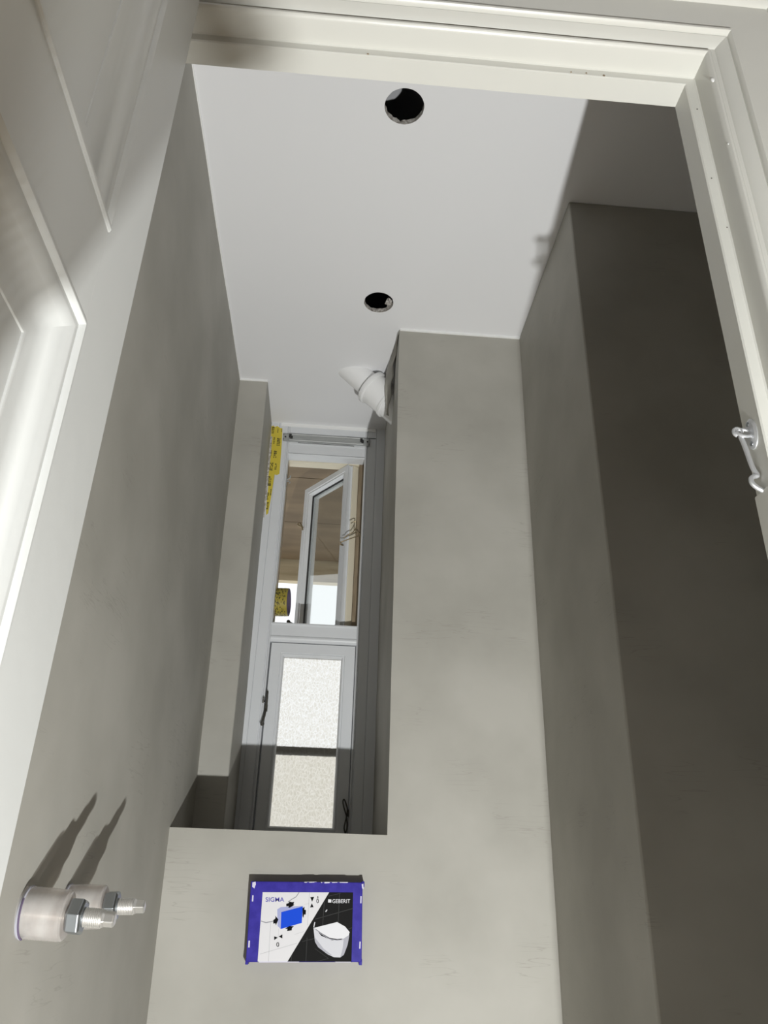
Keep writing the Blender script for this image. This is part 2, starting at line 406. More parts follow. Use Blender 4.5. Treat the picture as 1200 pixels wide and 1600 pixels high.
# caulk lines where walls meet the ceiling
bm = bmesh.new(); wavy_box(bm, .133, .468, 1.6755, 1.681, CEIL-.0045, CEIL+.001, 20, 1, 1, .0010)
st('trim_4', bm, 'caulk', 'thin white caulk line above the plastered column', 'caulk line')
bm = bmesh.new(); wavy_box(bm, -.334, -.247, 1.9565, 1.962, CEIL-.005, CEIL+.001, 8, 1, 1, .0010)
st('trim_5', bm, 'caulk', 'thin white caulk line above the narrow return wall', 'caulk line')
bm = bmesh.new(); wavy_box(bm, -.333, -.3285, .66, 1.96, CEIL-.003, CEIL+.001, 1, 40, 1, .0007)
st('trim_6', bm, 'caulk', 'thin white caulk line along the left wall top', 'caulk line')

# ------------------------------------------------------------------ door frame: lining, rebate, moulded casing
PROF = [(0, .653), (0, .6225), (.0015, .621), (.0125, .621), (.014, .6195), (.014, .592), (.0148, .5882), (.0172, .5858), (.0200, .5858), (.0222, .5880),
        (.0228, .5915), (.0300, .5912), (.0315, .5890), (.0365, .5850), (.0430, .5812), (.0446, .5822), (.0450, .5775), (.0468, .5748), (.0495, .5745), (.0512, .5765), (.0522, .5800),
        (.1085, .580), (.110, .574), (.113, .571), (.126, .571), (.129, .574), (.130, .5995), (.020, .5995), (.018, .653)]
def frame_pts(kind):
    s = []
    def stn(fn): s.append([fn(u, y) for u, y in PROF])
    n = 14
    if kind == 'head':
        for k in range(n+1):
            t = k/n
            stn(lambda u, y: Vector((xL-u+(xR-xL+2*u)*t, y, zT+u)))
    else:
        x = xL if kind == 'left' else xR; sg = -1 if kind == 'left' else 1
        for k in range(n+1):
            t = k/n
            stn(lambda u, y: Vector((x+sg*u, y, FLOOR+(zT+u-FLOOR)*t)))
    for i, ring in enumerate(s[1:-1]):
        for j, p in enumerate(ring):
            q = noise.noise_vector(p*11); p += q*.0006
    return s
bm = bmesh.new(); path_sweep(bm, frame_pts('head'))
st('trim_1', bm, 'cream', 'cream painted moulded head of the door frame', 'door frame')
bm = bmesh.new(); path_sweep(bm, frame_pts('right'))
jamb = st('trim_2', bm, 'cream', 'cream painted moulded right jamb of the door frame', 'door frame')
bm = bmesh.new(); path_sweep(bm, frame_pts('left'))
st('trim_3', bm, 'cream', 'cream painted left jamb hidden behind the open door', 'door frame')
bm = bmesh.new(); box(bm, .4095, .4135, .6205, .6545, FLOOR, .366)
build('lower_lining_strip', bm, 'cream', jamb, bevel=.001)
# paint chips and blobs on the frame arrises
bm = bmesh.new()
for x, y, z in ((.0, .6205, .9555), (.262, .6205, .956), (.282, .6205, .957), (.305, .6205, .9555)):
    lathe(bm, (x, y+.0008, z), (0, -1, 0), [(0, random.uniform(.0011, .0022)), (.0012, .0006)], 7)
build('paint_chip', bm, 'rawwood', jamb)
bm = bmesh.new()
for x, y, z in ((.4205, .6208, .905), (.4235, .6208, .70), (.4185, .6208, .78)):
    lathe(bm, (x, y+.0008, z), (0, -1, 0), [(0, .0016), (.0012, .0006)], 7)
build('bare_spot', bm, 'iron', jamb)
for x, z, q in ((.4275, .915, .0030), (.429, .906, .0020), (.4268, .80, .0010)):
    bm = bmesh.new(); bmesh.ops.create_icosphere(bm, subdivisions=2, radius=q, matrix=Matrix.Translation((x, .5882, z)) @ Matrix.Diagonal((1, .6, 1.5, 1)))
    for v in bm.verts: v.co += noise.noise_vector(v.co*300)*.0006
    build('paint_drip', bm, 'caulk', jamb)

# ------------------------------------------------------------------ open door leaf on the left (visible face x=-.206)
XD = -.206; TH = .042; Y0, Y1 = -.06, .578; ZB, ZTD = FLOOR+.006, .958
door = empty('door_1', (-.227, Y1, ZB)); tag(door, 'white panelled door standing open on the left', 'door', kind='structure')
PY0, PY1 = .03, .487
rails = [(ZB, -.88), (.39, .487), (.905, ZTD)]
for a, b in ((Y0, PY0), (PY1, Y1)):
    bm = bmesh.new(); box(bm, XD-TH, XD, a, b, ZB, ZTD); build('stile', bm, 'door', door, bevel=.0006, seg=1)
for a, b in rails:
    bm = bmesh.new(); box(bm, XD-TH, XD-.0001, PY0-.0005, PY1+.0005, a, b); build('rail', bm, 'door', door)
DM = [(-.0005, -.018), (-.0005, .0012), (.0008, .0027), (.0034, .0029), (.0055, .0012), (.0068, -.0014), (.0105, -.0008), (.0130, -.0015), (.0200, -.0058),
      (.0270, -.0108), (.0330, -.0134), (.0420, -.0142), (.0535, -.0138), (.0558, -.0146), (.0575, -.0175), (.0575, -.0195), (.03, -.021)]
for za, zb in ((-.88, .39), (.487, .905)):
    bm = bmesh.new(); box(bm, XD-TH+.008, XD-.0158, PY0-.003, PY1+.003, za-.003, zb+.003); build('panel', bm, 'door', door)
    bm = bmesh.new(); ring_sweep(bm, PY0, PY1, za, zb, DM, lambda a, b, d: Vector((XD+d, a, b))); build('panel_moulding', bm, 'door', door)
for zc in (-.75, .72):
    bm = bmesh.new(); tube(bm, [(-.2515, .5835, zc-.045), (-.2515, .5835, zc+.045)], .0055, 12); build('hinge', bm, 'zinc', door)

# ------------------------------------------------------------------ window_1
W = empty('window_1', (-.057, 2.195, .111)); tag(W, 'tall narrow white window, vent above, figured glass below', 'window', kind='structure')
YF = 2.195
def vert_profile(bm, pts, z0, z1): path_sweep(bm, [[Vector((x, y, z)) for x, y in pts] for z in (z0, z1)])
def horiz_profile(bm, pts, x0, x1): path_sweep(bm, [[Vector((x, y, z)) for y, z in pts] for x in (x0, x1)])
# frame posts: outer flat, quirk, bead towards the opening
fl = [(-.2475, YF), (-.222, YF), (-.221, YF+.002), (-.220, YF), (-.193, YF), (-.1915, YF+.003), (-.190, YF+.003), (-.189, YF+.0005), (-.1865, YF-.001), (-.184, YF+.0005), (-.183, YF+.004), (-.183, YF+.04), (-.2475, YF+.04)]
bm = bmesh.new(); vert_profile(bm, fl, .108, CEIL); build('frame_post', bm, 'winpaint', W)
fr = [(.1312, YF), (.104, YF), (.103, YF+.002), (.102, YF), (.076, YF), (.0745, YF+.003), (.073, YF+.003), (.072, YF+.0005), (.0695, YF-.001), (.067, YF+.0005), (.066, YF+.004), (.066, YF+.04), (.1312, YF+.04)]
bm = bmesh.new(); vert_profile(bm, fr, .108, CEIL); build('frame_post', bm, 'winpaint', W)
hd = [(YF-.0005, CEIL), (YF-.0005, 1.325), (YF+.004, 1.3235), (YF+.004, 1.290), (YF+.001, 1.2885), (YF-.001, 1.286), (YF+.003, 1.283), (YF+.04, 1.283), (YF+.04, CEIL)]
bm = bmesh.new(); horiz_profile(bm, hd, -.1835, .0665); build('frame_head', bm, 'winpaint', W)
bm = bmesh.new(); box(bm, -.215, .100, YF-.003, YF-.0002, 1.388, CEIL); build('head_fillet', bm, 'caulk', W)
tr = [(YF+.001, .712), (YF-.003, .7105), (YF-.004, .707), (YF, .704), (YF, .6725), (YF-.003, .670), (YF-.0045, .665), (YF-.003, .660), (YF, .6575), (YF+.004, .654), (YF+.028, .654), (YF+.028, .712)]
bm = bmesh.new(); horiz_profile(bm, tr, -.1835, .0665); build('transom', bm, 'winpaint', W)
for a, b, z in ((.005, .102, 1.3615), (-.155, .030, 1.3275)):
    bm = bmesh.new(); box(bm, a, b, YF-.0012, YF-.0003, z, z+.0014); build('open_joint', bm, 'black', W)
# outer part of the frame in bare wood
bm = bmesh.new()
box(bm, -.2475, -.1815, YF+.04, YF+.075, .108, CEIL); box(bm, .0508, .1312, YF+.04, YF+.105, .108, CEIL)
box(bm, -.1815, .0508, YF+.04, YF+.105, .664, .694)
build('outer_frame', bm, 'rawwood', W)
bm = bmesh.new(); box(bm, -.1815, .0508, YF+.04, YF+.075, 1.279, CEIL); build('outer_head', bm, 'oldpaint', W)
for a, b, c, d in ((-.2475, -.166, .108, .655), (.051, .1312, .108, .655), (-.166, .051, .636, .655), (-.166, .051, .108, .135)):
    bm = bmesh.new(); box(bm, a, b, YF+.0265, YF+.0395, c, d); build('frame_stop', bm, 'winpaint', W)
bm = bmesh.new(); box(bm, -.2475, .1312, YF-.001, YF+.05, .106, .122); build('frame_sill', bm, 'winpaint', W)
# lower sash with figured pane
SP = [(0, .004), (.0015, .002), (.029, .002), (.0305, .0045), (.033, .003), (.0355, .004), (.0385, .010), (.0395, .013), (.0395, .023), (0, .023)]
bm = bmesh.new(); ring_sweep(bm, -.1795, .0625+.002, .118, .6515, SP, lambda a, b, d: Vector((a, YF+d, b)))
sash = build('lower_sash', bm, 'winpaint', W)
bm = bmesh.new(); box(bm, -.1405, .0255, YF+.0135, YF+.0175, .157, .6125)
build('figured_pane', bm, 'obscure', sash)
# turn catch on the left of the lower sash
bm = bmesh.new()
box(bm, -.181, -.173, YF-.006, YF+.003, .452, .470)
box(bm, -.179, -.1735, YF-.010, YF-.004, .462, .492)
tube(bm, spline([(-.177, YF-.006, .49), (-.176, YF-.012, .499), (-.1765, YF-.011, .506)]), .0028, 8)
tube(bm, spline([(-.183, YF-.004, .478), (-.186, YF-.010, .482), (-.184, YF-.012, .488), (-.187, YF-.006, .474)]), .0022, 8)
tube(bm, spline([(-.177, YF-.006, .456), (-.1785, YF-.013, .440), (-.1815, YF-.014, .425), (-.1825, YF-.013, .418)]), [.003]*6+[.0035]*6+[.004]*7, 8)
lathe(bm, (-.1823, YF-.0165, .415), (0, 1, 0), [(0, .0035), (.0015, .0055), (.005, .0055), (.0065, .0035)], 12)
build('turn_catch', bm, 'iron', sash)
# looped stay on the right of the lower sash
bm = bmesh.new()
tube(bm, spline([(.063, YF-.004, .190), (.062, YF-.008, .205), (.056, YF-.010, .222), (.052, YF-.010, .228), (.0495, YF-.010, .224), (.051, YF-.010, .213), (.057, YF-.010, .196), (.0605, YF-.008, .186),
                 (.058, YF-.010, .172), (.056, YF-.010, .158), (.059, YF-.008, .146), (.063, YF-.006, .142)]), .0019, 8)
tube(bm, spline([(.0605, YF-.008, .186), (.063, YF-.008, .170), (.063, YF-.008, .155), (.060, YF-.008, .146)]), .0017, 8)
box(bm, .0605, .067, YF-.006, YF+.003, .186, .204)
build('looped_stay', bm, 'iron', sash)

# upper vent sash, hung on the right and swung out
H = Vector((.0155, 2.226, 0)); ang = math.radians(126)
dv = Vector((math.cos(ang), math.sin(ang), 0)); nv = Vector((-math.sin(ang), math.cos(ang), 0))   # nv points into the room side
nv = Vector((.81, .588, 0)); nv = (nv-dv*nv.dot(dv)).normalized()                                   # outward (thickness)
SW = .250; SZ0, SZ1 = .698, 1.277
VP = [(0, 0), (.018, 0), (.0195, .003), (.0225, .0015), (.026, .0015), (.030, .008), (.0325, .012), (.0335, .014), (.0335, .022), (.0365, .024), (.0365, .036), (.030, .042), (0, .042), (0, .016), (.002, .014), (.002, .003)]
def vf(a, b, d): return H+dv*a+nv*d+Vector((0, 0, b))
bm = bmesh.new(); ring_sweep(bm, 0, SW, SZ0, SZ1, VP, vf)
vent = build('vent_sash', bm, 'winpaint', W)
bm = bmesh.new()
def vbox(bm, a0, a1, b0, b1, d0, d1):
    v = [bm.verts.new(vf(*p)) for p in ((a0, b0, d0), (a1, b0, d0), (a1, b0, d1), (a0, b0, d1), (a0, b1, d0), (a1, b1, d0), (a1, b1, d1), (a0, b1, d1))]
    for f in ((0, 3, 2, 1), (4, 5, 6, 7), (0, 1, 5, 4), (1, 2, 6, 5), (2, 3, 7, 6), (3, 0, 4, 7)): bm.faces.new([v[i] for i in f])
vbox(bm, -.004, .0005, SZ0, SZ1, .0175, .041)
build('hinge_edge', bm, 'oldpaint', vent, bevel=.001)
bm = bmesh.new(); vbox(bm, .032, SW-.032, SZ0+.032, SZ1-.032, .016, .020); build('clear_pane', bm, 'glass', vent)
bm = bmesh.new(); ring_sweep(bm, .0328, SW-.0328, SZ0+.0328, SZ1-.0328, [(0, .0120), (.0055, .0130), (.0055, .0156), (0, .0156)], vf); build('glazing_seal', bm, 'black', vent)
# brass catch on the free stile, small peg low down
bm = bmesh.new()
tube(bm, spline([vf(.243, 1.128, .002), vf(.245, 1.130, -.012), vf(.252, 1.136, -.016), vf(.251, 1.142, -.014), vf(.244, 1.140, -.012), vf(.236, 1.128, -.010), vf(.231, 1.112, -.009)]), .0026, 8)
build('brass_catch', bm, 'brass', vent)
bm = bmesh.new(); tube(bm, [vf(.236, .772, .002), vf(.250, .785, -.022)], .0048, 12); lathe(bm, vf(.250, .785, -.022), (0, -1, .1), [(-.003, .004), (0, .0062), (.005, .0062), (.007, .003)], 14)
build('stay_peg', bm, 'iron', vent)
# wire stay holding the vent open
bm = bmesh.new()
tube(bm, [(.0045, 2.200, .982), (.030, 2.199, .994), (.0635, 2.205, 1.012)], .0019, 8)
tube(bm, [(.0045, 2.200, .982), (.0035, 2.212, .979), (.012, 2.222, .982)], .0026, 8)
tube(bm, spline([(.0635, 2.205, 1.012), (.058, 2.200, 1.018), (.050, 2.202, 1.016), (.0495, 2.200, 1.035), (.0500, 2.200, 1.054), (.040, 2.200, 1.054), (.033, 2.200, 1.049)]), .0016, 8)
tube(bm, spline([(.012, 2.204, .997), (.026, 2.201, 1.010), (.040, 2.201, 1.018), (.0495, 2.200, 1.035)]), .0016, 8)
tube(bm, [(.0635, 2.205, 1.012), (.0655, 2.211, 1.006), (.067, 2.215, .990)], .0024, 8)
build('wire_stay', bm, 'brass', W)
# keeper on the left frame post
bm = bmesh.new()
box(bm, -.1835, -.181, YF+.006, YF+.018, 1.165, 1.212)
tube(bm, spline([(-.182, YF+.012, 1.195), (-.172, YF+.008, 1.198), (-.170, YF+.006, 1.207)]), .0022, 8)
tube(bm, spline([(-.182, YF+.012, 1.190), (-.173, YF+.010, 1.188), (-.170, YF+.006, 1.180)]), .0022, 8)
build('keeper', bm, 'alu', W)

# ------------------------------------------------------------------ outside: eave boards, fascia, guard rail
ev = empty('eave', (0, 2.34, 1.45)); tag(ev, 'brown plywood eave outside above the open vent', 'eave', kind='structure')
for a, b in ((2.34, 2.655), (2.659, 3.06), (3.063, 3.485)):
    bm = bmesh.new(); box(bm, -1.3, 1.3, a, b, 1.45, 1.468); build('plywood_panel', bm, 'ply', ev)
bm = bmesh.new(); box(bm, -1.3, 1.3, 3.505, 3.545, 1.348, 1.47); build('fascia_board', bm, 'plank', ev)
bm = bmesh.new(); box(bm, -1.3, 1.3, 2.34, 3.545, 1.468, 1.49); build('roof_deck', bm, 'ply', ev)
bm = bmesh.new(); box(bm, -6, 6, 7.0, 7.2, -2.2, 1.112)
st('wall_neighbour', bm, 'garden', 'pale beige garden wall outside, blurred behind the figured glass', 'wall')
gr = empty('guard_rail', (-.057, 2.34, .36)); tag(gr, 'grey horizontal rail seen blurred behind the figured glass', 'rail', kind='structure')
bm = bmesh.new(); tube(bm, [(-.42, 2.375, .377), (.31, 2.375, .377)], .0125, 12); build('bar', bm, 'rail', gr)
for x in (-.40, .29):
    bm = bmesh.new(); box(bm, x-.008, x+.008, 2.338, 2.375, .370, .384); build('bracket', bm, 'rail', gr)

# ------------------------------------------------------------------ lamp: work light on the hall floor (out of frame, lower right)
aim = LAMP_AIM
lamp = empty('work_lamp', (LAMP.x, LAMP.y, FLOOR)); tag(lamp, 'yellow work lamp on the hall floor lighting the toilet', 'lamp')
side = Vector((aim.y, -aim.x, 0)).normalized(); upv = side.cross(aim).normalized()
hc = LAMP-aim*.03
def lbox(bm, c, sx, sy, sz):
    v = [bm.verts.new(c+side*(x*sx)+aim*(y*sy)+upv*(z*sz)) for x, y, z in ((-1, -1, -1), (1, -1, -1), (1, 1, -1), (-1, 1, -1), (-1, -1, 1), (1, -1, 1), (1, 1, 1), (-1, 1, 1))]
    for f in ((0, 3, 2, 1), (4, 5, 6, 7), (0, 1, 5, 4), (1, 2, 6, 5), (2, 3, 7, 6), (3, 0, 4, 7)): bm.faces.new([v[i] for i in f])
bm = bmesh.new(); lbox(bm, hc, .05, .02, .04)
for k in range(5): lbox(bm, hc-aim*.026+side*(-.036+.018*k), .003, .008, .034)
build('housing', bm, 'lampbody', lamp, bevel=.003)
bm = bmesh.new(); lbox(bm, hc+aim*.0215, .04, .0015, .03); build('lens', bm, 'p_white', lamp)
for s in (-1, 1):
    bm = bmesh.new(); tube(bm, spline([hc+side*(s*.052), hc+side*(s*.062)-Vector((0, 0, .06)), Vector((hc.x+side.x*s*.06, hc.y+side.y*s*.06, FLOOR+.012))]), .006, 10)
    build('stand', bm, 'black', lamp)
for s in (-1, 1):
    bm = bmesh.new(); c = Vector((hc.x+side.x*s*.06, hc.y+side.y*s*.06, FLOOR+.008)); tube(bm, [c-Vector((0, .09, 0)), c+Vector((0, .09, 0))], .008, 10); build('foot', bm, 'black', lamp)
ld = bpy.data.lights.new('lamp_light', 'AREA'); ld.shape = 'DISK'; ld.energy = LAMP_POWER; ld.size = 2*LAMP_RADIUS; ld.color = (.985, 1.0, .985)
lo_ = bpy.data.objects.new('lamp_light', ld); COL.objects.link(lo_); lo_.parent = lamp; lo_.location = LAMP-lamp.location; lo_.rotation_euler = LAMP_AIM.to_track_quat('-Z', 'Y').to_euler()

# ------------------------------------------------------------------ unseen stool, added below the frame to shade the upper door
so = empty('added_shade_stool', (.04, -.03, FLOOR)); tag(so, 'unseen aluminium stool added in the hall to shade the upper door', 'stool')
fd = Vector((.95, -.312, 0)); bd = Vector((-.312, -.95, 0)); c0 = Vector((.11, .068, -.27))
def sp(a, b, z): return c0+fd*a+bd*b+Vector((0, 0, z-c0.z))
def plank(bm, a0, a1, b0, b1, z0, z1):
    v = [bm.verts.new(sp(*p)) for p in ((a0, b0, z0), (a1, b0, z0), (a1, b1, z0), (a0, b1, z0), (a0, b0, z1), (a1, b0, z1), (a1, b1, z1), (a0, b1, z1))]
    for f in ((0, 3, 2, 1), (4, 5, 6, 7), (0, 1, 5, 4), (1, 2, 6, 5), (2, 3, 7, 6), (3, 0, 4, 7)): bm.faces.new([v[i] for i in f])
for k in range(40):  # fine gaps pass part of the lamp light, thinning the added shade
    bm = bmesh.new(); plank(bm, -.165, .112, .0048*k, .0048*k+.0023, -.273, -.270); build('shade_slat', bm, 'alu', so)
for a in (-.145, .095):
    bm = bmesh.new(); plank(bm, a-.006, a+.006, .004, .188, -.290, -.2755); build('platform_rail', bm, 'alu', so)
for a in (-.14, .105):
    bm = bmesh.new(); tube(bm, [sp(a, .125, -.288), sp(a, .03, FLOOR+.001)], .011, 10); build('leg', bm, 'alu', so)
    bm = bmesh.new(); tube(bm, [sp(a, .18, -.288), sp(a, .32, FLOOR+.001)], .011, 10); build('leg', bm, 'alu', so)
for z, b in ((-.55, .175), (-.80, .185)):
    bm = bmesh.new(); plank(bm, -.14, .105, b-.04, b+.05, z-.018, z); build('tread', bm, 'alu', so, bevel=.003)

# ------------------------------------------------------------------ blue protective box on the wall
# print coordinates are drawn on a flat sheet, then mapped onto the box front (y = 1.650)
Hm = (0.000235099, 1.3729e-05, -0.172911, 6.51608e-06, -0.000211121, 0.0474852, -1.07661e-05, 6.31845e-05)
def pr(x, y, d=0.0):
    w = Hm[6]*x+Hm[7]*y+1
    return Vector(((Hm[0]*x+Hm[1]*y+Hm[2])/w, 1.650-d, (Hm[3]*x+Hm[4]*y+Hm[5])/w))
bx = empty('protective_box', (-.02, 1.68, -.115)); tag(bx, 'violet blue plastic box with toilet installation print on the low wall', 'box')
def at_depth(p, y): return Vector((p.x, y, p.z))
c4 = [pr(168, 140), pr(1078, 150), pr(1070, 800), pr(125, 800)]
bm = bmesh.new()
fr_ = [bm.verts.new(p) for p in c4]; bk = [bm.verts.new(at_depth(p, 1.681)) for p in c4]
bm.faces.new(fr_); bm.faces.new(bk[::-1])
for k in range(4): bm.faces.new((fr_[k], bk[k], bk[(k+1) % 4], fr_[(k+1) % 4]))
build('tray', bm, 'blue', bx, bevel=.0012)
for x, y in ((1062, 806), (133, 800), (1082, 170)):
    p = pr(x, y); bm = bmesh.new(); box(bm, p.x-.0028, p.x+.0026, 1.652, 1.681, p.z-.004, p.z+.006); build('corner_lug', bm, 'blue', bx, bevel=.0006)
lab = None
layer_d = [.0002]
def sheet(name, polys, m, parent, d):
    """printed pieces lying on the sheet: one object each (a list of polygons is one connected stroke)"""
    for pl in polys:
        bm = bmesh.new()
        for q in (pl if isinstance(pl[0][0], tuple) else [pl]): slab_poly(bm, [pr(x, y, 0) for x, y in q], d, (0, -1, 0))
        o = build(name, bm, m, parent, smooth=False)
    return o
def stroke(pts, w):
    out = []
    for (x0, y0), (x1, y1) in zip(pts, pts[1:]):
        l = math.hypot(x1-x0, y1-y0); nx, ny = -(y1-y0)/l*w/2, (x1-x0)/l*w/2
        out.append([(x0+nx, y0+ny), (x1+nx, y1+ny), (x1-nx, y1-ny), (x0-nx, y0-ny)])
    return [out]
lab = sheet('printed_label', [[(263, 230), (1000, 232), (987, 797), (222, 795)]], 'p_white', bx, .0003)
sheet('grey_corner_area', [[(263, 230), (560, 231), (545, 262), (505, 285), (470, 300), (455, 345), (380, 375), (370, 460), (330, 470), (290, 482), (250, 470)]], 'p_white', lab, .00042)
sheet('wavy_edge', stroke([(250, 465), (290, 478), (330, 470), (365, 462)], 8)+stroke([(470, 310), (500, 288), (535, 268), (560, 232)], 7), 'p_grey', lab, .0005)
sheet('tile_line', stroke([(645, 232), (628, 500)], 3)+stroke([(328, 475), (310, 795)], 3)+stroke([(240, 735), (545, 645)], 3)+stroke([(395, 525), (390, 600)], 2)+stroke([(600, 330), (640, 322)], 2)+stroke([(520, 575), (600, 550)], 2), 'p_line', lab, .0005)
sheet('dark_tile_area', [[(805, 231), (1000, 232), (987, 797), (465, 796)]], 'p_black', lab, .00045)
sheet('dark_tile_joint', stroke([(890, 235), (878, 480)], 4)+stroke([(765, 310), (752, 500)], 4)+stroke([(800, 262), (900, 238)], 4)+stroke([(690, 450), (998, 362)], 5)+stroke([(585, 632), (690, 605)], 4)+stroke([(960, 530), (995, 518)], 4)+stroke([(625, 600), (615, 795)], 4)+stroke([(500, 740), (495, 796)], 4)+stroke([(690, 690), (800, 770)], 3)+stroke([(700, 795), (800, 770)], 3), 'p_tile', lab, .0006)
sheet('blue_block_top', [[(382, 370), (410, 352), (590, 342), (588, 350), (415, 392)]], 'p_lilac', lab, .0006)
sheet('blue_block_side', [[(382, 370), (415, 392), (410, 530), (385, 505)]], 'p_lilac', lab, .0006)
sheet('blue_block_front', [[(415, 392), (590, 346), (582, 480), (410, 530)]], 'p_blue', lab, .0007)
arrows = [
 [(455, 325), (478, 318), (480, 306), (505, 312), (520, 308), (514, 330), (522, 333), (484, 357), (470, 352), (478, 343), (456, 345)],
 [(350, 458), (368, 443), (366, 422), (392, 452), (370, 500), (366, 482), (350, 487)],
 [(588, 360), (605, 350), (602, 372), (616, 376), (614, 412), (600, 412), (596, 440), (588, 425)],
 [(445, 528), (480, 506), (518, 508), (502, 522), (500, 540), (462, 547), (466, 528)]]
sheet('arrow', arrows, 'p_ink', lab, .0008)
sheet('valve_sign', [[(652, 272), (683, 268), (666, 308)], [(664, 320), (678, 352), (650, 354)], [(357, 590), (386, 600), (357, 620)], [(424, 574), (424, 606), (394, 592)]], 'p_ink', lab, .0008)
# toilet bowl in the picture
sheet('bowl_side', [[(677, 520), (690, 520), (740, 585), (830, 622), (905, 615), (968, 565), (968, 590), (955, 660), (925, 740), (895, 762), (845, 760), (790, 735), (715, 678), (690, 635)]], 'p_cer', lab, .0007)
sheet('bowl_shade', [[(925, 600), (968, 565), (968, 590), (955, 660), (925, 740), (895, 762), (915, 690)], [(690, 600), (760, 690), (830, 745), (790, 735), (715, 678), (690, 635)]], 'p_cer2', lab, .0008)
sheet('bowl_lid', [[(684, 520), (870, 473), (935, 510), (972, 555), (965, 580), (925, 606), (870, 612), (805, 600), (745, 565)]], 'p_cer3', lab, .0009)
sheet('lid_shade', stroke([(684, 526), (745, 572), (805, 610), (870, 622), (925, 614), (966, 582)], 5), 'p_cer2', lab, .001)
sheet('paper_edge', stroke([(688, 474), (680, 515)], 8)+stroke([(776, 390), (788, 372)], 8), 'p_cer', lab, .0009)
def words(name, txt, x0, y0, x1, y1, m, d=.0009, bold=.0, parent=None):
    """flat lettering fitted to a rectangle of the printed sheet"""
    cu = bpy.data.curves.new('t', 'FONT'); cu.body = txt; cu.offset = bold; cu.resolution_u = 3
    ob = bpy.data.objects.new('t', cu); COL.objects.link(ob)
    dg = bpy.context.evaluated_depsgraph_get(); me = bpy.data.meshes.new_from_object(ob.evaluated_get(dg))
    bpy.data.objects.remove(ob); bpy.data.curves.remove(cu)
    xs = [v.co.x for v in me.vertices]; ys = [v.co.y for v in me.vertices]
    for v in me.vertices:
        u = (v.co.x-min(xs))/(max(xs)-min(xs)); w = (v.co.y-min(ys))/(max(ys)-min(ys))
        v.co = pr(x0+(x1-x0)*u, y1+(y0-y1)*w, d)
    b2 = bmesh.new(); b2.from_mesh(me); bpy.data.meshes.remove(me)
    for f in b2.faces:
        f.normal_update()
        if f.normal.y > 0: f.normal_flip()
    return build(name, b2, m, parent or lab, smooth=False, fix=False)
words('word_print', 'SIGMA', 287, 272, 439, 308, 'p_navy', bold=.006)
words('word_print', 'GEBERIT', 830, 287, 976, 319, 'p_cer3', d=.0012, bold=.004)
sheet('logo_square', [[(797, 288), (823, 289), (822, 315), (796, 314)]], 'p_cer3', lab, .0009)
words('digit_print', '0', 375, 638, 398, 675, 'p_ink', bold=.004)
words('digit_print', '0', 701, 284, 721, 320, 'p_ink', bold=.004)
sheet('drop_print', [[(709, 263), (716, 263), (717, 280), (711, 280)]], 'p_ink', lab, .0008)
# white slots and scuffs of the tray
sheet('slot', [[(1060, 262), (1070, 262), (1068, 320), (1058, 320)], [(1052, 632), (1062, 632), (1060, 690), (1050, 690)], [(178, 255), (189, 255), (186, 305), (175, 305)], [(148, 625), (160, 625), (157, 680), (145, 680)]], 'scuff', bx, .0003)
sheet('scuff_mark', [[(180, 150), (205, 143), (208, 165), (195, 200), (178, 185)], [(600, 146), (700, 144), (705, 150), (640, 153), (605, 152)], [(735, 147), (780, 146), (960, 147), (955, 154), (860, 152), (770, 158), (745, 155)], [(1070, 165), (1084, 160), (1086, 205), (1074, 200)], [(228, 795), (560, 793), (560, 801), (235, 803)], [(850, 796), (980, 795), (982, 801), (860, 801)]], 'scuff', bx, .00035)
for k in range(9):
    bm = bmesh.new(); p = pr(385+62*k, 158); box(bm, p.x-.0022, p.x+.0022, 1.6494, 1.6505, p.z-.0022, p.z+.0022); build('ridge', bm, 'blue', bx)

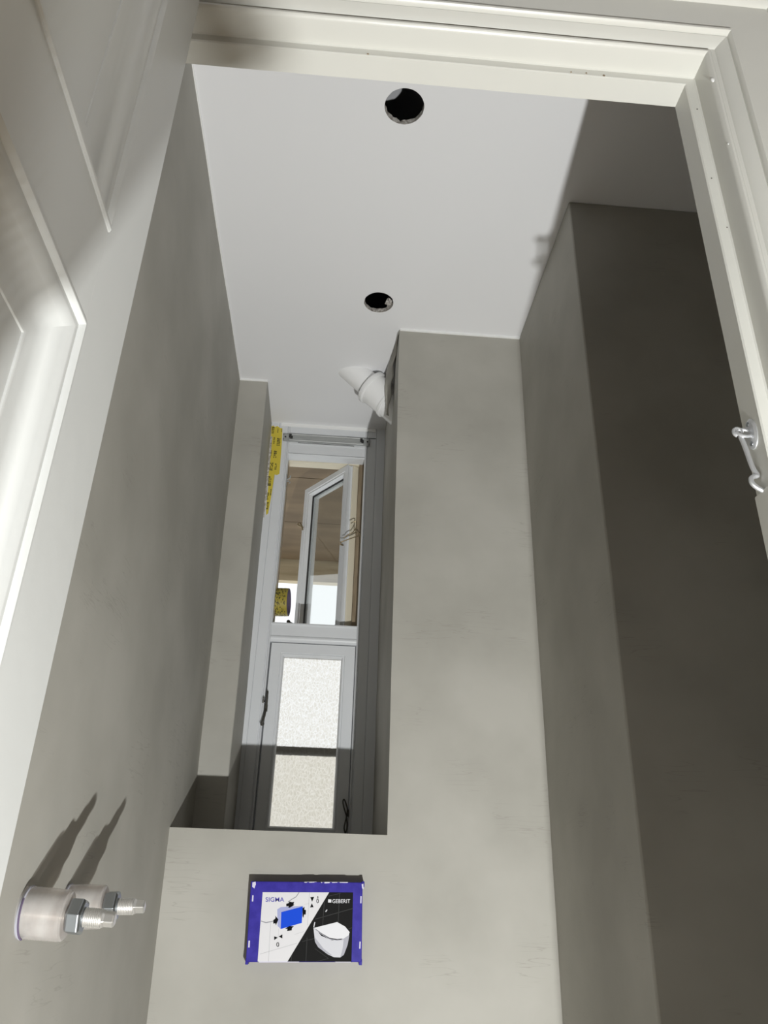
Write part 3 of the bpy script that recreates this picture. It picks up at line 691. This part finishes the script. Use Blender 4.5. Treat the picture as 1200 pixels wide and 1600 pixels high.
# ------------------------------------------------------------------ pipe test plugs on the left wall
def plug(y, z, tilt, label, turn):
    xw = -.2985
    t = empty('pipe_plug', (xw, y, z)); tag(t, label, 'pipe plug', 'pipe plugs on the left wall')
    d = Vector((1, 0, tilt)).normalized(); o = Vector((xw, y, z))
    R0 = .0240
    bm = bmesh.new()   # sleeve: hollow clear plastic
    prof = [(-.004, R0)]+[(k*.0014, R0+(.00028 if k % 2 and 5 < k < 23 else 0)) for k in range(0, 29)]+[(.0425, R0-.0005), (.044, R0-.002), (.044, .0095), (.041, .0095), (.041, R0-.003), (-.004, R0-.003)]
    lathe(bm, o, d, prof, 40, closed=True); build('sleeve', bm, 'clear', t)
    bm = bmesh.new()   # inner thread body seen through the sleeve, then the free thread
    prof = [(-.003, .0088)]
    for k in range(42):
        prof += [(.001+k*.00186, .0082), (.001+k*.00186+.0009, .0094)]
    prof += [(.0795, .0085)]
    lathe(bm, o, d, prof, 24); build('threaded_stub', bm, 'steel', t)
    bm = bmesh.new()
    lathe(bm, o+d*.045, d, [(0, .0150), (.002, .0180), (.0135, .0182), (.0155, .0155)], 6, phase=turn); build('hex_nut', bm, 'zinc', t, smooth=False, bevel=.0009)
    bm = bmesh.new()
    lathe(bm, o+d*.0775, d, [(0, .0090), (.003, .0086), (.0045, .0078), (.0130, .0078), (.0145, .0066)], 4 if turn > .2 else 6, phase=turn+.5); build('plug_head', bm, 'steel', t, smooth=False, bevel=.0008)
    bm = bmesh.new()   # torn rim of tape and marker at the wall
    lathe(bm, o, d, [(.0005, R0+.0004), (.0028, R0+.0013), (.0036, R0+.0006), (.0036, R0-.001), (.0005, R0-.001)], 40, closed=True)
    build('wall_ring', bm, 'p_cer2', t)
    if turn < .2:
        bm = bmesh.new(); tube(bm, [o+Vector((.0035, math.sin(a)*(R0+.0008), math.cos(a)*(R0+.0008))) for a in [math.radians(-60-110*k/18) for k in range(19)]], .0011, 6); build('marker_line', bm, 'tapecore', t)
    return t
plug(.914, -.0245, -.05, 'nearer clear sleeved pipe plug on left wall beside door edge', .12)
plug(1.058, -.0215, .03, 'farther clear sleeved pipe plug on left wall behind the nearer one', .35)

# ------------------------------------------------------------------ white PVC elbow
eb = empty('pvc_elbow', (.131, 1.895, 1.29)); tag(eb, 'white plastic pipe elbow coming out below the ceiling beside window', 'pipe')
A = Vector((.131, 1.893, 1.295)); ed = Vector((-.72, .02, .694)).normalized()
bm = bmesh.new(); lathe(bm, A, ed, [(-.05, .046), (.0, .046), (.02, .047), (.086, .0485)], 48); build('socket', bm, 'pvc', eb)
bm = bmesh.new(); lathe(bm, A, ed, [(.076, .047), (.077, .0515), (.079, .0535), (.088, .0535), (.0905, .052), (.0925, .049), (.0925, .043), (.076, .043)], 48, closed=True); build('collar', bm, 'pvc', eb)
bm = bmesh.new(); lathe(bm, A, ed, [(.006, .046), (.008, .0505), (.016, .0505), (.018, .046), (.018, .042), (.006, .042)], 48, closed=True); build('collar', bm, 'pvc', eb)
bm = bmesh.new(); lathe(bm, A, ed, [(.07, .0375), (.25, .0375)], 48); build('pipe_end', bm, 'pvc', eb)

# ------------------------------------------------------------------ peeled wall covering beside the elbow
bm = bmesh.new()
top = [(.130, 1.683, 1.399), (.126, 1.74, 1.399), (.120, 1.79, 1.399), (.112, 1.835, 1.392), (.108, 1.85, 1.366), (.106, 1.845, 1.335), (.105, 1.838, 1.304), (.1135, 1.84, 1.225)]
bot = [(.1305, 1.684, 1.392), (.129, 1.74, 1.384), (.127, 1.79, 1.368), (.125, 1.805, 1.345), (.1235, 1.815, 1.316), (.122, 1.825, 1.285), (.120, 1.835, 1.255), (.116, 1.842, 1.222)]
tp, bt = spline(top, 4), spline(bot, 4); va = []
for i, (a, b) in enumerate(zip(tp, bt)):
    va.append([bm.verts.new(a.lerp(b, k/4)+Vector((.0025*math.sin(i*.8+k), .001*math.sin(i*1.7), 0))*(0 if k in (0,) else 1)) for k in range(5)])
for a, b in zip(va, va[1:]):
    for k in range(4): bm.faces.new((a[k], a[k+1], b[k+1], b[k]))
fl_ = build('peeled_wall_covering', bm, 'plaster'); tag(fl_, 'peeled strip of grey wall covering hanging beside the white elbow', 'wall covering')
sm = fl_.modifiers.new('solid', 'SOLIDIFY'); sm.thickness = .0012

# ------------------------------------------------------------------ aluminium rail on the window head
br = empty('blind_rail', (-.062, YF, 1.345)); tag(br, 'slim aluminium rail screwed to window head under ceiling', 'rail')
RX0, RX1 = -.204, .080; RZ0, RZ1 = 1.331, 1.358
bm = bmesh.new(); horiz_profile(bm, [(YF, RZ0), (YF-.008, RZ0), (YF-.010, RZ0+.003), (YF-.0085, RZ0+.005), (YF-.0085, RZ1-.005), (YF-.010, RZ1-.003), (YF-.008, RZ1), (YF, RZ1)], RX0+.02, RX1-.02); build('profile_bar', bm, 'alu', br)
for a, b in ((RX0, RX0+.022), (RX1-.022, RX1)):
    bm = bmesh.new(); box(bm, a, b, YF-.006, YF, RZ0, RZ1); e_ = build('end_plate', bm, 'alu', br, bevel=.001)
    c = a+.007 if a < 0 else b-.007
    bm = bmesh.new(); lathe(bm, (c, YF-.0058, 1.345), (0, -1, 0), [(0, .0028), (.0012, .0028), (.002, .0015)], 12); build('screw', bm, 'black', e_)
    q = b+.003 if a < 0 else a-.003
    bm = bmesh.new(); box(bm, q-.006, q+.002, YF-.0125, YF-.008, 1.341, 1.353); box(bm, q-.002, q+.006, YF-.013, YF-.008, 1.338, 1.346); build('clip', bm, 'black', e_, bevel=.0006)
    ex = a if a < 0 else b-.0015
    bm = bmesh.new(); box(bm, ex, ex+.0015, YF-.0072, YF-.005, RZ0+.001, RZ0+.008); box(bm, ex, ex+.0015, YF-.0072, YF-.005, RZ1-.008, RZ1-.001); build('end_edge', bm, 'black', e_)

# ------------------------------------------------------------------ yellow tape on the frame and the hanging roll
def strip_words(bm, x, z, w, h, y, rows, cols, rng):
    for r in range(rows):
        zz = z+h*r/rows
        for c in range(cols):
            if rng.random() < .06: continue
            xx = x+w*c/cols
            box(bm, xx, xx+w/cols*rng.uniform(.5, .92), y-.0003, y, zz, zz+h/rows*rng.uniform(.55, .9))
ts = empty('tape_strip', (-.228, YF, 1.22)); tag(ts, 'ragged yellow printed tape stuck down the left window frame', 'tape strip')
bm = bmesh.new()
slab_poly(bm, [(-.2470, YF, 1.385), (-.240, YF, 1.389), (-.236, YF, 1.383), (-.228, YF, 1.388), (-.2165, YF, 1.380), (-.2105, YF, 1.381), (-.209, YF, 1.36), (-.2065, YF, 1.29), (-.205, YF, 1.2075), (-.2125, YF, 1.203), (-.2205, YF, 1.204),
               (-.222, YF, 1.165), (-.224, YF, 1.12), (-.228, YF, 1.064), (-.2335, YF, 1.058), (-.236, YF, 1.08), (-.2365, YF, 1.16), (-.240, YF, 1.20), (-.243, YF, 1.30)], .0005, (0, -1, 0))
tb = build('tape_piece', bm, 'yellow', ts, smooth=False)
rng = random.Random(9); bm = bmesh.new()
for x, z, w, h in ((-.244, 1.358, .009, .026), (-.226, 1.362, .004, .018), (-.2135, 1.366, .003, .012), (-.2355, 1.318, .005, .026), (-.2235, 1.312, .011, .030), (-.2405, 1.272, .004, .024), (-.230, 1.266, .010, .028),
                   (-.238, 1.218, .010, .030), (-.222, 1.222, .006, .024), (-.2385, 1.162, .010, .036), (-.2285, 1.128, .004, .024), (-.2375, 1.112, .006, .028), (-.2355, 1.078, .006, .026)):
    strip_words(bm, x, z, w, h, YF-.0005, max(3, int(h/.006)), max(2, int(w/.003)), rng)
build('tape_print', bm, 'tapeink', tb, smooth=False)['kind'] = 'stuff'
# raw plaster edge left of the tape
bm = bmesh.new(); wavy_box(bm, -.2485, -.2395, YF-.0016, YF+.001, 1.05, 1.345, 2, 1, 14, .0016)
st('trim_7', bm, 'gypsum', 'raw plaster edge left of the yellow tape', 'plaster edge')
# roll hanging from the left frame post in the vent opening, axis across the window
rl = empty('tape_roll', (-.1825, 2.25, .80)); tag(rl, 'yellow printed tape roll hanging in the open vent at left', 'tape roll')
ro = Vector((-.190, 2.262, .797)); rd = Vector((1, -.10, .0)).normalized(); RR = .0425; RW = .047
bm = bmesh.new(); lathe(bm, ro, rd, [(0, .0372), (0, RR-.0008), (.0008, RR), (RW*.5, RR+.0004), (RW-.0008, RR), (RW, RR-.0008), (RW, .0372)], 48, closed=True); wd = build('tape_winding', bm, 'yellow2', rl)
bm = bmesh.new(); lathe(bm, ro, rd, [(-.0005, .0345), (-.0005, .0375), (RW+.0005, .0375), (RW+.0005, .0345)], 40, closed=True); build('cardboard_core', bm, 'tapecore', rl)
bm = bmesh.new(); lathe(bm, ro+rd*(RW-.0002), rd, [(0, .037), (0, RR-.0002), (.0006, RR-.0008), (.0006, .037)], 40, closed=True); build('winding_edge', bm, 'tapecore', rl)
bm = bmesh.new(); u_, w_ = frame_axes(rd); rng = random.Random(3)
for k in range(260):
    a = rng.uniform(0, 2*math.pi); t = rng.uniform(.003, RW-.006); dl = rng.uniform(.05, .16); wd_ = rng.uniform(.0012, .003)
    vs4 = [bm.verts.new(ro+rd*(t+dt)+(u_*math.cos(a+da)+w_*math.sin(a+da))*(RR+.0008)) for dt, da in ((0, 0), (wd_, 0), (wd_, dl), (0, dl))]
    bm.faces.new(vs4)
build('roll_print', bm, 'tapeink', wd, smooth=False)['kind'] = 'stuff'
bm = bmesh.new(); slab_poly(bm, [(-.1835, 2.225, .80), (-.1835, 2.225, .842), (-.1835, 2.262, .842), (-.1835, 2.262, .80)], .0006, (1, 0, 0)); build('loose_tape_end', bm, 'yellow', rl)

# ------------------------------------------------------------------ hook and eye on the right jamb
hk = empty('hook_latch', (.412, .640, .40)); tag(hk, 'bright metal hook hanging from round plate on the right door jamb', 'latch')
pc = Vector((.412, .6395, .431))
bm = bmesh.new(); lathe(bm, pc, (-1, 0, 0), [(0, .0105), (.0012, .0105), (.003, .0085), (.0035, .0)], 28)
for v in bm.verts: v.co.z = pc.z+(v.co.z-pc.z)*1.65
plate = build('eye_plate', bm, 'chrome', hk)
for z in (-.0115, .0115):
    bm = bmesh.new(); lathe(bm, pc+Vector((-.002, 0, z)), (-1, 0, 0), [(0, .0030), (.0012, .0028), (.0018, .0016)], 12); build('screw', bm, 'zinc', plate)
bm = bmesh.new()
ey = [pc+Vector((-.002-.0085*(1-math.cos(t)), .0075*math.cos(t*.5)*0-.0065+.0065*t/math.pi*1.0, .0035*math.sin(t))) for t in [math.pi*2*k/16 for k in range(17)]]
ring = [pc+Vector((-.0085-.0075*math.cos(t), .0022*math.sin(t), .0055*math.sin(t)+.001)) for t in [math.pi*2*k/20 for k in range(21)]]
tube(bm, ring, .0017, 8, caps=False); build('eye', bm, 'chrome', hk)
e0 = pc+Vector((-.0145, .001, .002))
loop = [e0+Vector((.0042*math.cos(t)+.0005, .0005, .0045*math.sin(t))) for t in [math.pi*(-.35)+math.pi*1.75*k/12 for k in range(13)]][::-1]
rod = loop+spline([loop[-1], e0+Vector((.0045, 0, -.016)), e0+Vector((.0075, -.0005, -.040)), e0+Vector((.0105, -.001, -.0500)), e0+Vector((.007, -.001, -.0515)), e0+Vector((.0035, -.001, -.0545)),
              e0+Vector((.0036, -.001, -.0595)), e0+Vector((.0075, -.001, -.0640)), e0+Vector((.0125, -.001, -.0668)), e0+Vector((.0155, -.001, -.0670))], 5)[1:]
bm = bmesh.new(); tube(bm, rod, [.0019]*len(loop)+[.0025]*(len(rod)-len(loop)), 10); build('hook', bm, 'chrome', hk)
